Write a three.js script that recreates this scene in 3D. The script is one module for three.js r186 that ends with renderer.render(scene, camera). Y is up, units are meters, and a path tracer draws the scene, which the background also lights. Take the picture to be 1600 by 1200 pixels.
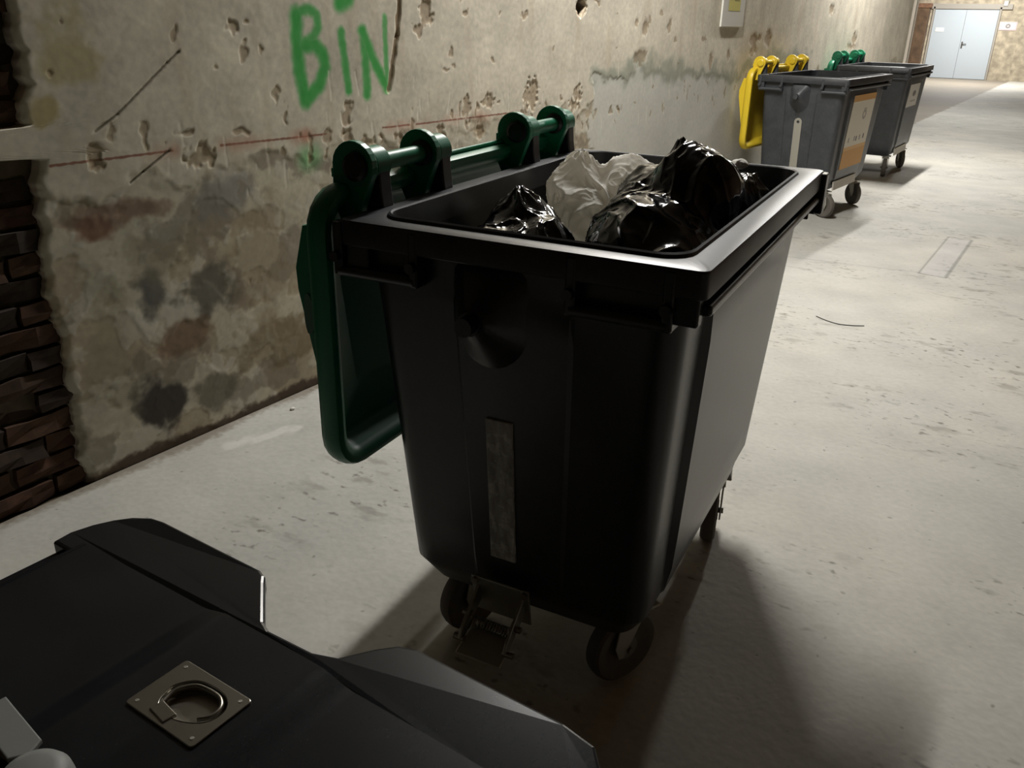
import * as THREE from 'three';
import { RoundedBoxGeometry } from 'three/addons/geometries/RoundedBoxGeometry.js';
import { mergeGeometries, mergeVertices, toCreasedNormals } from 'three/addons/utils/BufferGeometryUtils.js';
import { RectAreaLightUniformsLib } from 'three/addons/lights/RectAreaLightUniformsLib.js';
import { ImprovedNoise } from 'three/addons/math/ImprovedNoise.js';

// ------------------------------------------------------------------ camera, light, exposure
const renderer = new THREE.WebGLRenderer({ antialias: true });
renderer.toneMapping = THREE.LinearToneMapping;
renderer.toneMappingExposure = 6.1;
renderer.shadowMap.enabled = true;
RectAreaLightUniformsLib.init();
const scene = new THREE.Scene();
scene.background = new THREE.Color(0x000000);
const camera = new THREE.PerspectiveCamera(2 * Math.atan(600 / 1317.63) * 180 / Math.PI, 4 / 3, 0.05, 80);
camera.position.set(2.626, 1.5185, 0);
{
  const yaw = 0.5777, pitch = 0.4074, roll = 0.0211;
  const fw = new THREE.Vector3(-Math.sin(yaw) * Math.cos(pitch), -Math.sin(pitch), -Math.cos(yaw) * Math.cos(pitch));
  const r0 = new THREE.Vector3().crossVectors(fw, new THREE.Vector3(0, 1, 0)).normalize();
  const u0 = new THREE.Vector3().crossVectors(r0, fw);
  const r = r0.clone().multiplyScalar(Math.cos(roll)).addScaledVector(u0, Math.sin(roll));
  const u = r0.clone().multiplyScalar(-Math.sin(roll)).addScaledVector(u0, Math.cos(roll));
  camera.quaternion.setFromRotationMatrix(new THREE.Matrix4().makeBasis(r, u, fw.clone().negate()));
}
// ceiling lamps: x, z, length, strength (the fittings themselves are built further down)
const CEIL = 4.0;
const LAMPS = [
  { x: 0.52, z: -4.6, len: 1.5, power: 65, label: 'fluorescent batten lamp on the ceiling above the graffiti wall' },
  { x: 0.52, z: -11.2, len: 1.5, power: 88, label: 'fluorescent batten lamp on the ceiling above the far containers' },
  { x: 0.6, z: -18.5, len: 1.5, power: 42, label: 'fluorescent batten lamp on the ceiling past the end of the plaster wall' },
  { x: -1.0, z: -30.2, len: 1.5, power: 170, label: 'fluorescent batten lamp on the ceiling nearest the grey double door' },
];
const LAMP_COLOR = new THREE.Color(1.0, 0.985, 0.95);

// ------------------------------------------------------------------ helpers
function rng(seed) { let a = seed >>> 0; return () => { a |= 0; a = a + 0x6D2B79F5 | 0; let t = Math.imul(a ^ a >>> 15, 1 | a); t = t + Math.imul(t ^ t >>> 7, 61 | t) ^ t; return ((t ^ t >>> 14) >>> 0) / 4294967296; }; }
const PERM = new Uint8Array(1024), GRX = new Float32Array(256), GRY = new Float32Array(256);
{ const r = rng(7); for (let i = 0; i < 256; i++) PERM[i] = i; for (let i = 255; i > 0; i--) { const j = Math.floor(r() * (i + 1)); [PERM[i], PERM[j]] = [PERM[j], PERM[i]]; } for (let i = 256; i < 1024; i++) PERM[i] = PERM[i & 255]; for (let i = 0; i < 256; i++) { const a = r() * 6.2832; GRX[i] = Math.cos(a); GRY[i] = Math.sin(a); } }
function noise(x, y) {
  const xi = Math.floor(x), yi = Math.floor(y), fx = x - xi, fy = y - yi, X = xi & 255, Y = yi & 255;
  const u = fx * fx * fx * (fx * (fx * 6 - 15) + 10), v = fy * fy * fy * (fy * (fy * 6 - 15) + 10);
  const a = PERM[PERM[X] + Y], b = PERM[PERM[X + 1] + Y], c = PERM[PERM[X] + Y + 1], d = PERM[PERM[X + 1] + Y + 1];
  const na = GRX[a] * fx + GRY[a] * fy, nb = GRX[b] * (fx - 1) + GRY[b] * fy, nc = GRX[c] * fx + GRY[c] * (fy - 1), nd = GRX[d] * (fx - 1) + GRY[d] * (fy - 1);
  return 1.4 * ((na + (nb - na) * u) + ((nc + (nd - nc) * u) - (na + (nb - na) * u)) * v);
}
function fbm(x, y, o) { let s = 0, a = 0.5; for (let i = 0; i < o; i++) { s += a * noise(x, y); x = x * 2.03 + 17.3; y = y * 2.03 + 9.1; a *= 0.5; } return s; }
const N3 = new ImprovedNoise();
const sstep = (a, b, x) => { const t = Math.min(1, Math.max(0, (x - a) / (b - a))); return t * t * (3 - 2 * t); };
const clamp01 = x => x < 0 ? 0 : x > 1 ? 1 : x;
const taken = {};
function numbered(n) { const k = taken[n] = (taken[n] ?? -1) + 1; return k ? `${n}_${String(k).padStart(3, '0')}` : n; }
function mesh(name, geo, mat, parent = scene) {
  if (Array.isArray(geo)) geo = merge(geo);
  const m = new THREE.Mesh(geo, mat); m.name = parent === scene ? numbered(name) : name; m.castShadow = m.receiveShadow = true; parent.add(m); return m;
}
function thing(name, label, category, pos = [0, 0, 0], turn = 0, group) {
  const o = new THREE.Group(); o.name = numbered(name); o.position.set(...pos); o.rotation.y = turn; o.userData = { label, category };
  if (group) o.userData.group = group; scene.add(o); return o;
}
function tag(o, label, category, group) { o.userData.label = label; o.userData.category = category; if (group) o.userData.group = group; return o; }
function structure(o, label) { o.userData.kind = 'structure'; if (label) o.userData.label = label; return o; }
function merge(list) {
  return mergeGeometries(list.map(g => { g = g.index ? g.toNonIndexed() : g.clone(); for (const k of Object.keys(g.attributes)) if (!['position', 'normal', 'uv'].includes(k)) g.deleteAttribute(k); if (!g.attributes.normal) g.computeVertexNormals(); if (!g.attributes.uv) boxUV(g); return g; }));
}
function boxUV(g, s = 1) {   // uv in metres by the dominant face direction
  const p = g.attributes.position, n = g.attributes.normal, uv = new Float32Array(p.count * 2);
  for (let i = 0; i < p.count; i++) {
    const ax = Math.abs(n.getX(i)), ay = Math.abs(n.getY(i)), az = Math.abs(n.getZ(i));
    let a, b; if (ax >= ay && ax >= az) { a = p.getZ(i); b = p.getY(i); } else if (ay >= az) { a = p.getX(i); b = p.getZ(i); } else { a = p.getX(i); b = p.getY(i); }
    uv[2 * i] = a * s; uv[2 * i + 1] = b * s;
  }
  g.setAttribute('uv', new THREE.BufferAttribute(uv, 2)); return g;
}
function box(w, h, d, x = 0, y = 0, z = 0, r = 0.004, rot) {
  const m = Math.min(w, h, d) / 2; const g = new RoundedBoxGeometry(w, h, d, 2, Math.min(r, m * 0.98));
  if (rot) { if (rot[0]) g.rotateX(rot[0]); if (rot[1]) g.rotateY(rot[1]); if (rot[2]) g.rotateZ(rot[2]); }
  g.translate(x, y, z); return boxUV(g.index ? g.toNonIndexed() : g);
}
function plainBox(w, h, d, x = 0, y = 0, z = 0) { const g = new THREE.BoxGeometry(w, h, d); g.translate(x, y, z); return boxUV(g.toNonIndexed()); }
const V = (x, y, z) => new THREE.Vector3(x, y, z);
function rod(a, b, r, seg = 16, r2 = r) {
  const d = b.clone().sub(a), L = d.length(); const g = new THREE.CylinderGeometry(r2, r, L, seg); g.translate(0, L / 2, 0);
  g.applyQuaternion(new THREE.Quaternion().setFromUnitVectors(V(0, 1, 0), d.normalize())); g.translate(a.x, a.y, a.z); return g.index ? g.toNonIndexed() : g;
}
function tube(pts, r, n = 40, seg = 8, closed = false) { return new THREE.TubeGeometry(new THREE.CatmullRomCurve3(pts, closed, 'centripetal'), n, r, seg, closed).toNonIndexed(); }
function loft(rings, { capA = false, capB = false, crease = 0.7 } = {}) {
  const n = rings[0].length, pos = [], idx = [];
  for (const r of rings) for (const p of r) pos.push(p.x, p.y, p.z);
  for (let i = 0; i < rings.length - 1; i++) for (let j = 0; j < n; j++) { const a = i * n + j, b = i * n + (j + 1) % n, c = a + n, d = b + n; idx.push(a, b, d, a, d, c); }
  const cap = (i, flip) => { const c = V(0, 0, 0); for (const p of rings[i]) c.add(p); c.multiplyScalar(1 / n); const k = pos.length / 3; pos.push(c.x, c.y, c.z); for (let j = 0; j < n; j++) { const a = i * n + j, b = i * n + (j + 1) % n; flip ? idx.push(a, b, k) : idx.push(b, a, k); } };
  if (capA) cap(0, false); if (capB) cap(rings.length - 1, true);
  let g = new THREE.BufferGeometry(); g.setAttribute('position', new THREE.Float32BufferAttribute(pos, 3)); g.setIndex(idx);
  g.computeVertexNormals(); g = toCreasedNormals(g, crease); return boxUV(g);
}
// rounded rectangle in the x-z plane; sides may carry a stepped profile (t, outward offset)
function ring(hw, hl, r, y, o = {}) {
  const k = o.k ?? 1, long = o.long || [[0.5, 0]], short = o.short || [[0.5, 0]], pts = [], nc = 5, cx = o.cx || 0, cz = o.cz || 0;
  const arc = (x, z, a0) => { for (let i = 0; i <= nc; i++) { const a = a0 + i / nc * Math.PI / 2; pts.push(V(cx + x + r * Math.cos(a), y, cz + z + r * Math.sin(a))); } };
  const lx = hw - r, lz = hl - r;
  arc(lx, lz, 0);
  for (const [t, q] of short) pts.push(V(cx + lx - 2 * lx * t, y, cz + hl + q * k));
  arc(-lx, lz, Math.PI / 2);
  for (const [t, q] of long) pts.push(V(cx - hw - q * k, y, cz + lz - 2 * lz * t));
  arc(-lx, -lz, Math.PI);
  for (const [t, q] of short.slice().reverse()) pts.push(V(cx - lx + 2 * lx * (1 - t), y, cz - hl - q * k));
  arc(lx, -lz, 1.5 * Math.PI);
  for (const [t, q] of long.slice().reverse()) pts.push(V(cx + hw + q * k, y, cz - lz + 2 * lz * (1 - t)));
  return pts;
}
function extrude(points, depth, bevel = 0.002, holes = []) {
  const s = new THREE.Shape(points.map(p => new THREE.Vector2(...p)));
  for (const h of holes) s.holes.push(h);
  const g = new THREE.ExtrudeGeometry(s, { depth: depth - 2 * bevel, bevelEnabled: bevel > 0, bevelThickness: bevel, bevelSize: bevel, bevelSegments: 2, curveSegments: 20 });
  g.translate(0, 0, bevel - depth / 2); return boxUV(g);
}
function dataTex(w, h, data, srgb) {
  const t = new THREE.DataTexture(data, w, h, THREE.RGBAFormat); t.magFilter = THREE.LinearFilter; t.minFilter = THREE.LinearMipmapLinearFilter; t.generateMipmaps = true;
  if (srgb) t.colorSpace = THREE.SRGBColorSpace; t.wrapS = t.wrapT = THREE.RepeatWrapping; t.needsUpdate = true; return t;
}

// ------------------------------------------------------------------ plaster wall: colour and relief share one painter
const GRAFFITI = [[[-2.469, 1.523], [-2.463, 1.437], [-2.464, 1.322], [-2.486, 1.207]], [[-2.47, 1.528], [-2.534, 1.542], [-2.573, 1.525], [-2.579, 1.479], [-2.551, 1.442], [-2.494, 1.419]], [[-2.494, 1.414], [-2.555, 1.414], [-2.597, 1.378], [-2.603, 1.329], [-2.568, 1.265], [-2.486, 1.207]], [[-2.705, 1.46], [-2.718, 1.351], [-2.731, 1.233]], [[-2.833, 1.465], [-2.844, 1.348], [-2.842, 1.212]], [[-2.829, 1.465], [-2.885, 1.36], [-2.968, 1.237]], [[-2.972, 1.516], [-2.972, 1.384], [-2.972, 1.237]], [[-2.703, 1.564], [-2.752, 1.58], [-2.772, 1.62]]];
const GRAFFITI_R = [0.026, 0.017, 0.024, 0.017, 0.02, 0.021, 0.013, 0.026], GRAFFITI_A = [1, .85, 1, .9, .9, 1, .75, 1];
const CHALK = [[[-1.416, 1.081], [-1.852, 1.081]], [[-2.054, 1.079], [-2.478, 1.072], [-2.586, 1.072]], [[-2.932, 1.068], [-3.117, 1.065]], [[-3.163, 1.064], [-4.004, 1.059]]];
const SCRATCH = [[[-1.928, 1.4], [-1.878, 1.365], [-1.67, 1.216]], [[-1.67, 1.216], [-1.584, 1.169]], [[-1.839, 1.083], [-1.73, 1.026], [-1.677, 0.996]]];
// chips knocked out of the plaster: along the wall, height, half width, half height
const CHIPS = [[-1.918, 1.46, 0.01, 0.024], [-2.204, 1.396, 0.018, 0.03], [-2.226, 1.492, 0.015, 0.013], [-2.281, 1.394, 0.012, 0.013], [-2.331, 1.246, 0.018, 0.041], [-2.376, 1.161, 0.013, 0.038], [-2.167, 1.481, 0.039, 0.029], [-2.065, 1.35, 0.016, 0.009], [-1.751, 1.145, 0.011, 0.057], [-1.637, 1.159, 0.013, 0.027], [-1.569, 1.092, 0.026, 0.043], [-1.966, 1.048, 0.065, 0.044], [-1.913, 1.141, 0.046, 0.017], [-2.147, 1.121, 0.041, 0.013], [-2.348, 1.03, 0.017, 0.024], [-1.472, 1.347, 0.01, 0.009], [-1.53, 1.481, 0.008, 0.007], [-3.25, 1.546, 0.045, 0.064], [-3.193, 1.474, 0.036, 0.026], [-3.551, 1.546, 0.021, 0.028], [-3.85, 1.539, 0.017, 0.015], [-4.077, 1.536, 0.031, 0.022], [-3.432, 1.388, 0.014, 0.025], [-3.451, 1.31, 0.011, 0.014], [-3.401, 1.295, 0.035, 0.008], [-3.786, 1.322, 0.018, 0.012], [-3.559, 1.1, 0.027, 0.11], [-3.76, 1.131, 0.058, 0.038], [-3.647, 1.11, 0.017, 0.015], [-4.162, 1.134, 0.073, 0.095], [-3.14, 1.063, 0.014, 0.057], [-2.921, 1.026, 0.021, 0.017], [-3.047, 1.014, 0.035, 0.022], [-3.355, 1.016, 0.04, 0.042], [-3.676, 0.988, 0.046, 0.038], [-2.596, 1.069, 0.021, 0.04], [-2.715, 1.045, 0.038, 0.042], [-2.833, 1.015, 0.049, 0.024], [-2.723, 1.136, 0.038, 0.051], [-2.444, 1.07, 0.013, 0.024], [-2.493, 0.977, 0.022, 0.02], [-4.677, 1.598, 0.061, 0.061], [-4.884, 1.627, 0.04, 0.014], [-5.416, 1.516, 0.029, 0.027], [-5.614, 1.549, 0.03, 0.02], [-5.791, 1.583, 0.031, 0.016], [-5.558, 1.482, 0.049, 0.054], [-6.069, 1.412, 0.034, 0.017], [-6.615, 1.409, 0.052, 0.023], [-6.793, 1.253, 0.041, 0.067], [-7.177, 1.293, 0.045, 0.039], [-4.688, 1.12, 0.047, 0.058], [-4.633, 1.054, 0.062, 0.037], [-7.783, 1.36, 0.118, 0.084], [-8.146, 1.41, 0.091, 0.075], [-7.911, 1.422, 0.052, 0.032], [-5.512, 1.304, 0.118, 0.048], [-5.948, 1.504, 0.033, 0.049], [-10.182, 1.688, 0.105, 0.062], [-11.403, 1.395, 0.128, 0.072], [-11.308, 1.31, 0.254, 0.029]];
{ const r = rng(31); for (let i = 0; i < 60; i++) { const z = -2.4 - r() * 6, y = 0.92 + r() * 0.2; CHIPS.push([z, y, 0.006 + r() * 0.016, 0.01 + r() * r() * 0.06]); } for (let i = 0; i < 60; i++) CHIPS.push([-1.5 - r() * 12, 0.1 + r() * 1.9, 0.004 + r() * 0.01, 0.004 + r() * 0.014]); }
// soot, damp and yellow stains: along, height, half sizes, colour, strength
const BLOTS = [[-1.685, 0.617, 0.06, 0.1, [70, 68, 66], .75], [-1.94, 0.568, 0.14, 0.10, [72, 68, 60], .7], [-1.666, 0.19, 0.105, 0.11, [52, 47, 42], .95], [-1.902, 0.15, 0.11, 0.08, [88, 82, 66], .7], [-1.525, 1.406, 0.14, 0.11, [158, 142, 88], .5], [-1.434, 1.247, 0.049, 0.045, [158, 138, 80], .6], [-1.526, 0.862, 0.07, 0.05, [110, 74, 52], .8], [-1.62, 0.9, 0.2, 0.045, [112, 84, 66], .7], [-1.80, 0.40, 0.12, 0.08, [104, 78, 56], .6], [-2.05, 0.9, 0.16, 0.09, [120, 116, 114], .6], [-1.75, .72, .18, .1, [128, 120, 96], .5], [-2.3, 0.25, 0.25, 0.12, [104, 88, 62], .6], [-2.2, 0.62, 0.16, 0.3, [138, 120, 96], .5], [-1.5, .45, .1, .3, [130, 124, 100], .4]];
function segDist(px, py, a, b) { const dx = b[0] - a[0], dy = b[1] - a[1], t = clamp01(((px - a[0]) * dx + (py - a[1]) * dy) / (dx * dx + dy * dy)); return Math.hypot(px - a[0] - t * dx, py - a[1] - t * dy); }
function paintWall(z0, z1, y0, y1, W, H) {
  const col = new Float32Array(W * H * 3), hgt = new Float32Array(W * H), dz = (z1 - z0) / W, dy = (y1 - y0) / H;
  const mix = (i, r, g, b, a) => { col[i] += (r - col[i]) * a; col[i + 1] += (g - col[i + 1]) * a; col[i + 2] += (b - col[i + 2]) * a; };
  for (let j = 0; j < H; j++) for (let i = 0; i < W; i++) {
    const z = z0 + (i + .5) * dz, y = y0 + (j + .5) * dy, k = j * W + i, c = k * 3;
    const a = fbm(z * 1.1 + 3, y * 1.1, 3), b = fbm(z * 5, y * 5 + 40, 4), d = fbm(z * 34, y * 34, 3), st = fbm(z * 9 + 5, y * 1.6, 3);
    const v = 1 + a * .12 + b * .12 + d * .10;
    col[c] = 203 * v; col[c + 1] = 195 * v; col[c + 2] = 177 * v;
    hgt[k] = b * .0016 + d * .0005 + a * .003;
    mix(c, 176, 154, 128, clamp01(st * 1.3 - .12) * .55);                                    // vertical runs
    // lost paint below the chalk line: greyer, blotchy, in flakes with crisp edges
    const low = sstep(.03, -.03, y - 1.0 - b * .16 - a * .12 + (z < -4.8 ? -.05 : 0));
    if (low > 0) {
      mix(c, 176 * v, 168 * v, 148 * v, low * .75);
      const fl = sstep(.0, .09, fbm(z * 3.2 + 60, y * 3.6 + 11, 5)); mix(c, 142 * v, 124 * v, 98 * v, low * fl * .42); hgt[k] -= low * fl * .0012;
      const f2 = sstep(.08, .17, fbm(z * 7 + 9, y * 7 + 80, 4)); mix(c, 190, 184, 170, low * f2 * .6); hgt[k] += low * f2 * .0006;
      const dk = sstep(.08, .24, fbm(z * 4.4 + 31, y * 4.4 + 5, 5)); mix(c, 96, 86, 72, low * dk * .45);
      hgt[k] -= low * .003;
    }
    // smooth cement repair further along
    const cem = sstep(-.02, .02, -4.88 - z + b * .25) * sstep(.02, -.02, y - 1.16 - b * .18 - .05 * Math.sin(z * 2)) * sstep(-9.6, -9.2, z + b);
    if (cem > 0) { const w2 = 1 + a * .1 + d * .05; mix(c, 192 * w2, 191 * w2, 182 * w2, cem * .92); hgt[k] = hgt[k] * (1 - cem) - .002 * cem; }
    const fringe = sstep(-.02, .02, -4.85 - z + b * .25) * Math.exp(-Math.pow((y - 1.19 - b * .2 - .05 * Math.sin(z * 2)) / .06, 2)) * sstep(-9.6, -9.2, z + b);
    mix(c, 140, 144, 130, fringe * .75);
    mix(c, 62, 48, 36, sstep(.045, .02, y + b * .04 + d * .015) * .8);                        // broken dirty foot
  }
  const region = (cz, cy, rz, ry, fn) => {
    const i0 = Math.floor((Math.max(cz - rz, Math.min(z0, z1)) - z0) / dz), i1 = Math.floor((Math.min(cz + rz, Math.max(z0, z1)) - z0) / dz);
    const a = Math.max(0, Math.min(i0, i1)), b = Math.min(W - 1, Math.max(i0, i1)), c = Math.max(0, Math.floor((cy - ry - y0) / dy)), d = Math.min(H - 1, Math.floor((cy + ry - y0) / dy));
    for (let j = c; j <= d; j++) for (let i = a; i <= b; i++) fn(z0 + (i + .5) * dz, y0 + (j + .5) * dy, j * W + i);
  };
  for (const [z, y, rz, ry, cc, s] of BLOTS) region(z, y, rz * 1.8, ry * 1.8, (pz, py, k) => {
    const e = Math.hypot((pz - z) / rz, (py - y) / ry) + fbm(pz * 8, py * 8 + 70, 4) * 1.1; const a = sstep(1.15, .55, e) * s; mix(k * 3, ...cc, a);
  });
  const stroke = (line, r, fn) => { for (let q = 0; q + 1 < line.length; q++) { const a = line[q], b = line[q + 1]; region((a[0] + b[0]) / 2, (a[1] + b[1]) / 2, Math.abs(a[0] - b[0]) / 2 + r, Math.abs(a[1] - b[1]) / 2 + r, (pz, py, k) => fn(segDist(pz, py, a, b), pz, py, k)); } };
  // red chalk line and its smudges
  for (const l of CHALK) stroke(l, .05, (d, pz, py, k) => { mix(k * 3, 118, 66, 50, sstep(.0055, .002, d + noise(pz * 60, py * 60) * .002) * .75); mix(k * 3, 176, 120, 96, sstep(.05, .0, d) * clamp01(fbm(pz * 4 + 8, py * 2, 3) * 2.6 + .15) * .6); });
  for (const l of SCRATCH) stroke(l, .02, (d, pz, py, k) => { const s = sstep(.006, .002, d); mix(k * 3, 92, 82, 66, s * .7); hgt[k] -= s * .003; });
  // sprayed letters: soft overspray edge
  const cov = new Float32Array(W * H);
  GRAFFITI.forEach((l, q) => stroke(l, GRAFFITI_R[q] * 2, (d, pz, py, k) => { const r = GRAFFITI_R[q]; cov[k] = Math.max(cov[k], sstep(r * 1.9, r * .35, d + noise(pz * 40, py * 40) * .004) * GRAFFITI_A[q]); }));
  stroke([[-2.47, .985], [-2.50, .99]], .09, (d, pz, py, k) => { cov[k] = Math.max(cov[k], sstep(.085, .0, d) * .5); });
  for (let k = 0; k < W * H; k++) if (cov[k] > 0) mix(k * 3, 38, 150, 52, cov[k] * (.86 + .1 * noise(k % W * .05, k / W * .03)));
  // chips
  for (const [z, y, rz, ry] of CHIPS) region(z, y, rz * 1.7, ry * 1.7, (pz, py, k) => {
    const wz = pz + noise(pz * 24 + 5, py * 24) * .018, wy = py + noise(pz * 24, py * 24 + 9) * .022, e = Math.hypot((wz - z) / rz, (wy - y) / ry) + noise(pz * 50, py * 42) * .35 + noise(pz * 17, py * 13) * .5;
    const depth = Math.min(.0065, .001 + Math.min(rz, ry) * .09), a = sstep(1.05, .75, e);
    hgt[k] -= a * depth * (1 - .35 * clamp01(e)); mix(k * 3, 132, 110, 82, a * .5); mix(k * 3, 206, 198, 182, sstep(.2, .05, Math.abs(e - 1.14)) * .35 * clamp01(.4 + noise(pz * 14 + 3, py * 14) * 2));
  });
  // pale scrapes where a tool has dragged through the coat
  { const q = rng(77); for (let i = 0; i < 120; i++) { const z = -1.6 - q() * 6.4, y = .86 + q() * .36, L = .02 + q() * .09, w = .002 + q() * .005, sl = (q() - .5) * .5, al = .25 + q() * .4; stroke([[z, y], [z + L * sl, y + L]], .02, (d, pz, py, k) => { const s = sstep(w * 1.4, w * .5, d + noise(pz * 70, py * 40) * .004) * al; mix(k * 3, 222, 215, 200, s); hgt[k] -= s * .0016; }); } }
  // the long ragged scar right of the letters, and the deep square hole
  stroke([[-3.076, 1.62], [-3.05, 1.45], [-2.984, 1.225]], .05, (d, pz, py, k) => { const s = sstep(.016, .008, d + noise(pz * 30, py * 20) * .006); hgt[k] -= s * .008; mix(k * 3, 132, 112, 84, s * .75); });
  region(-4.677, 1.6, .09, .09, (pz, py, k) => { const s = sstep(1.06, .98, Math.abs(pz + 4.677) / .06 + Math.abs(py - 1.6) / .062); hgt[k] -= s * .045; mix(k * 3, 96, 88, 78, s); });
  const px = new Uint8Array(W * H * 4), bp = new Uint8Array(W * H * 4);
  for (let k = 0; k < W * H; k++) { for (let c = 0; c < 3; c++) px[k * 4 + c] = Math.max(0, Math.min(255, col[k * 3 + c])); px[k * 4 + 3] = 255; const b = clamp01(.6 + hgt[k] / .05) * 255; bp[k * 4] = bp[k * 4 + 1] = bp[k * 4 + 2] = b; bp[k * 4 + 3] = 255; }
  const sample = (z, y) => { const i = Math.min(W - 1, Math.max(0, Math.round((z - z0) / dz - .5))), j = Math.min(H - 1, Math.max(0, Math.round((y - y0) / dy - .5))); return hgt[j * W + i]; };
  const map = dataTex(W, H, px, true); map.wrapS = map.wrapT = THREE.ClampToEdgeWrapping;
  return { map, sample };
}
function wallSheet(name, P, z0, z1, y0, y1, nz, ny, parent, edge) {
  const pos = [], uv = [], idx = [], z0s = edge ? -1.36 : z0;
  for (let j = 0; j <= ny; j++) for (let i = -1; i <= nz; i++) {
    const y = y0 + (y1 - y0) * j / ny, t = Math.max(0, i) / nz, s = edge ? edge(y) : z0, zr = z0s + (z1 - z0s) * t, z = zr + (s - z0s) * (1 - sstep(0, .09, t));
    const fade = edge ? 1 : Math.min(1, 1);
    let x = P.sample(z, y) * fade; if (i === -1) x = edge ? -.05 : x - .0015; else if (edge && i < 6) x -= (6 - i) * (6 - i) * .0003; const zz = i === -1 && !edge ? z + .012 : z;
    pos.push(x, y, zz); uv.push((z - z0) / (z1 - z0), (y - y0) / (y1 - y0));
  }
  const n = nz + 2;
  for (let j = 0; j < ny; j++) for (let i = 0; i < n - 1; i++) { const a = j * n + i, b = a + 1, c = a + n, d = c + 1; idx.push(a, b, d, a, d, c); }
  const g = new THREE.BufferGeometry(); g.setAttribute('position', new THREE.Float32BufferAttribute(pos, 3)); g.setAttribute('uv', new THREE.Float32BufferAttribute(uv, 2)); g.setIndex(idx); g.computeVertexNormals();
  return mesh(name, g, new THREE.MeshStandardMaterial({ map: P.map, roughness: .88 }), parent);
}
const plainTex = (() => { const n = 512, d = new Uint8Array(n * n * 4); for (let j = 0; j < n; j++) for (let i = 0; i < n; i++) { const v = 1 + fbm(i * .02, j * .02, 5) * .35 + (noise(i * .9, j * .9)) * .06, k = (j * n + i) * 4; d[k] = Math.min(255, 172 * v); d[k + 1] = Math.min(255, 163 * v); d[k + 2] = Math.min(255, 145 * v); d[k + 3] = 255; } return dataTex(n, n, d, true); })();
const rep = (t, s) => { const c = t.clone(); c.repeat.set(s, s); c.needsUpdate = true; return c; };
const M = {};
M.plain = new THREE.MeshStandardMaterial({ map: rep(plainTex, .5), roughness: .9 });
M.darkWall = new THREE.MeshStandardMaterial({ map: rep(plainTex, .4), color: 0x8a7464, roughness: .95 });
M.ceil = new THREE.MeshStandardMaterial({ map: rep(plainTex, .4), color: 0x9a9084, roughness: .95 });
M.mortar = new THREE.MeshStandardMaterial({ map: rep(plainTex, 1.3), color: 0x857a70, roughness: .98 });

// ------------------------------------------------------------------ the left wall: core, bricks, plaster coat
const wallL = new THREE.Group(); wallL.name = 'wall_left'; structure(wallL); scene.add(wallL);
mesh('core', [plainBox(.4, CEIL, 17.5, -.25, CEIL / 2, -6)], M.mortar, wallL);
const PLZ0 = -.6, PLZ1 = -5.4, PLY = 2.05;
const nearPaint = paintWall(PLZ0, PLZ1, 0, PLY, 2048, 1024);
const edgePts = [[0, -1.335], [.2, -1.33], [.43, -1.345], [.56, -1.345], [.7, -1.33], [.95, -1.355], [1.08, -1.385], [1.105, -1.38], [1.122, -1.02], [1.185, -1.0], [1.2, -1.36], [1.32, -1.385], [1.55, -1.39], [2.05, -1.4]];
function plasterEdge(y) { let z = -1.35; for (let i = 0; i + 1 < edgePts.length; i++) if (y >= edgePts[i][0] && y <= edgePts[i + 1][0]) { const t = (y - edgePts[i][0]) / (edgePts[i + 1][0] - edgePts[i][0]); z = edgePts[i][1] + (edgePts[i + 1][1] - edgePts[i][1]) * t; } return z + noise(y * 14, 3) * .02 + noise(y * 43, 9) * .007 * (1 + noise(y * 9, 5)); }
wallSheet('plaster_coat', nearPaint, PLZ0, PLZ1, 0, PLY, 760, 400, wallL, plasterEdge);
const farPaint = paintWall(PLZ1, -14.72, 0, PLY, 2048, 512);
wallSheet('plaster_coat', farPaint, PLZ1, -14.72, 0, PLY, 420, 110, wallL);
mesh('plaster_coat', plainBox(.05, CEIL - PLY, 13.4, -.025, (CEIL + PLY) / 2, -8.02), M.plain, wallL);
mesh('plaster_coat', plainBox(.05, CEIL - PLY, 4.05, -.025, (CEIL + PLY) / 2, .7), M.plain, wallL);
mesh('plaster_coat', plainBox(.05, PLY, 1.7, -.025, PLY / 2, 1.86), M.plain, wallL);
{ // bricks laid bare at the near end
  const R = rng(5), variants = [];
  for (let v = 0; v < 5; v++) {
    const g = new THREE.BoxGeometry(.1, .062, .235, 1, 2, 3); const p = g.attributes.position, off = {};
    for (let i = 0; i < p.count; i++) { const key = [p.getX(i), p.getY(i), p.getZ(i)].map(q => q.toFixed(3)).join(); off[key] ??= [(R() - .5) * .02, (R() - .5) * .008, (R() - .5) * .012]; const o = off[key]; if (p.getX(i) > 0) p.setXYZ(i, p.getX(i) + o[0], p.getY(i) + o[1], p.getZ(i) + o[2]); }
    const q = g.toNonIndexed(); q.computeVertexNormals(); variants.push(boxUV(q));
  }
  const tones = [0x6a4c3e, 0x5c463a, 0x4f4038, 0x705545, 0x473a33].map(c => new THREE.MeshStandardMaterial({ map: rep(plainTex, 2.2), color: c, roughness: .95 }));
  for (let row = 0; row < 27; row++) {
    const y = .034 + row * .0755; if (y > 1.075 && y < 1.2) continue;
    for (let k = 0; k < 10; k++) {
      const z = -1.36 + k * .247 + (row % 2) * .12; if (z > .98) continue;
      const b = mesh('brick', variants[Math.floor(R() * 5)], tones[Math.floor(R() * 5)], wallL); b.position.set(-.066 - R() * R() * .035, y + (R() - .5) * .004, z); b.rotation.set((R() - .5) * .02, (R() - .5) * .05, 0);
      if (R() < .06) b.position.x -= .03;
    }
  }
  mesh('lintel_band', box(.07, .1, 1.9, -.045, 1.14, .04, .012), M.mortar, wallL);
}

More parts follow.
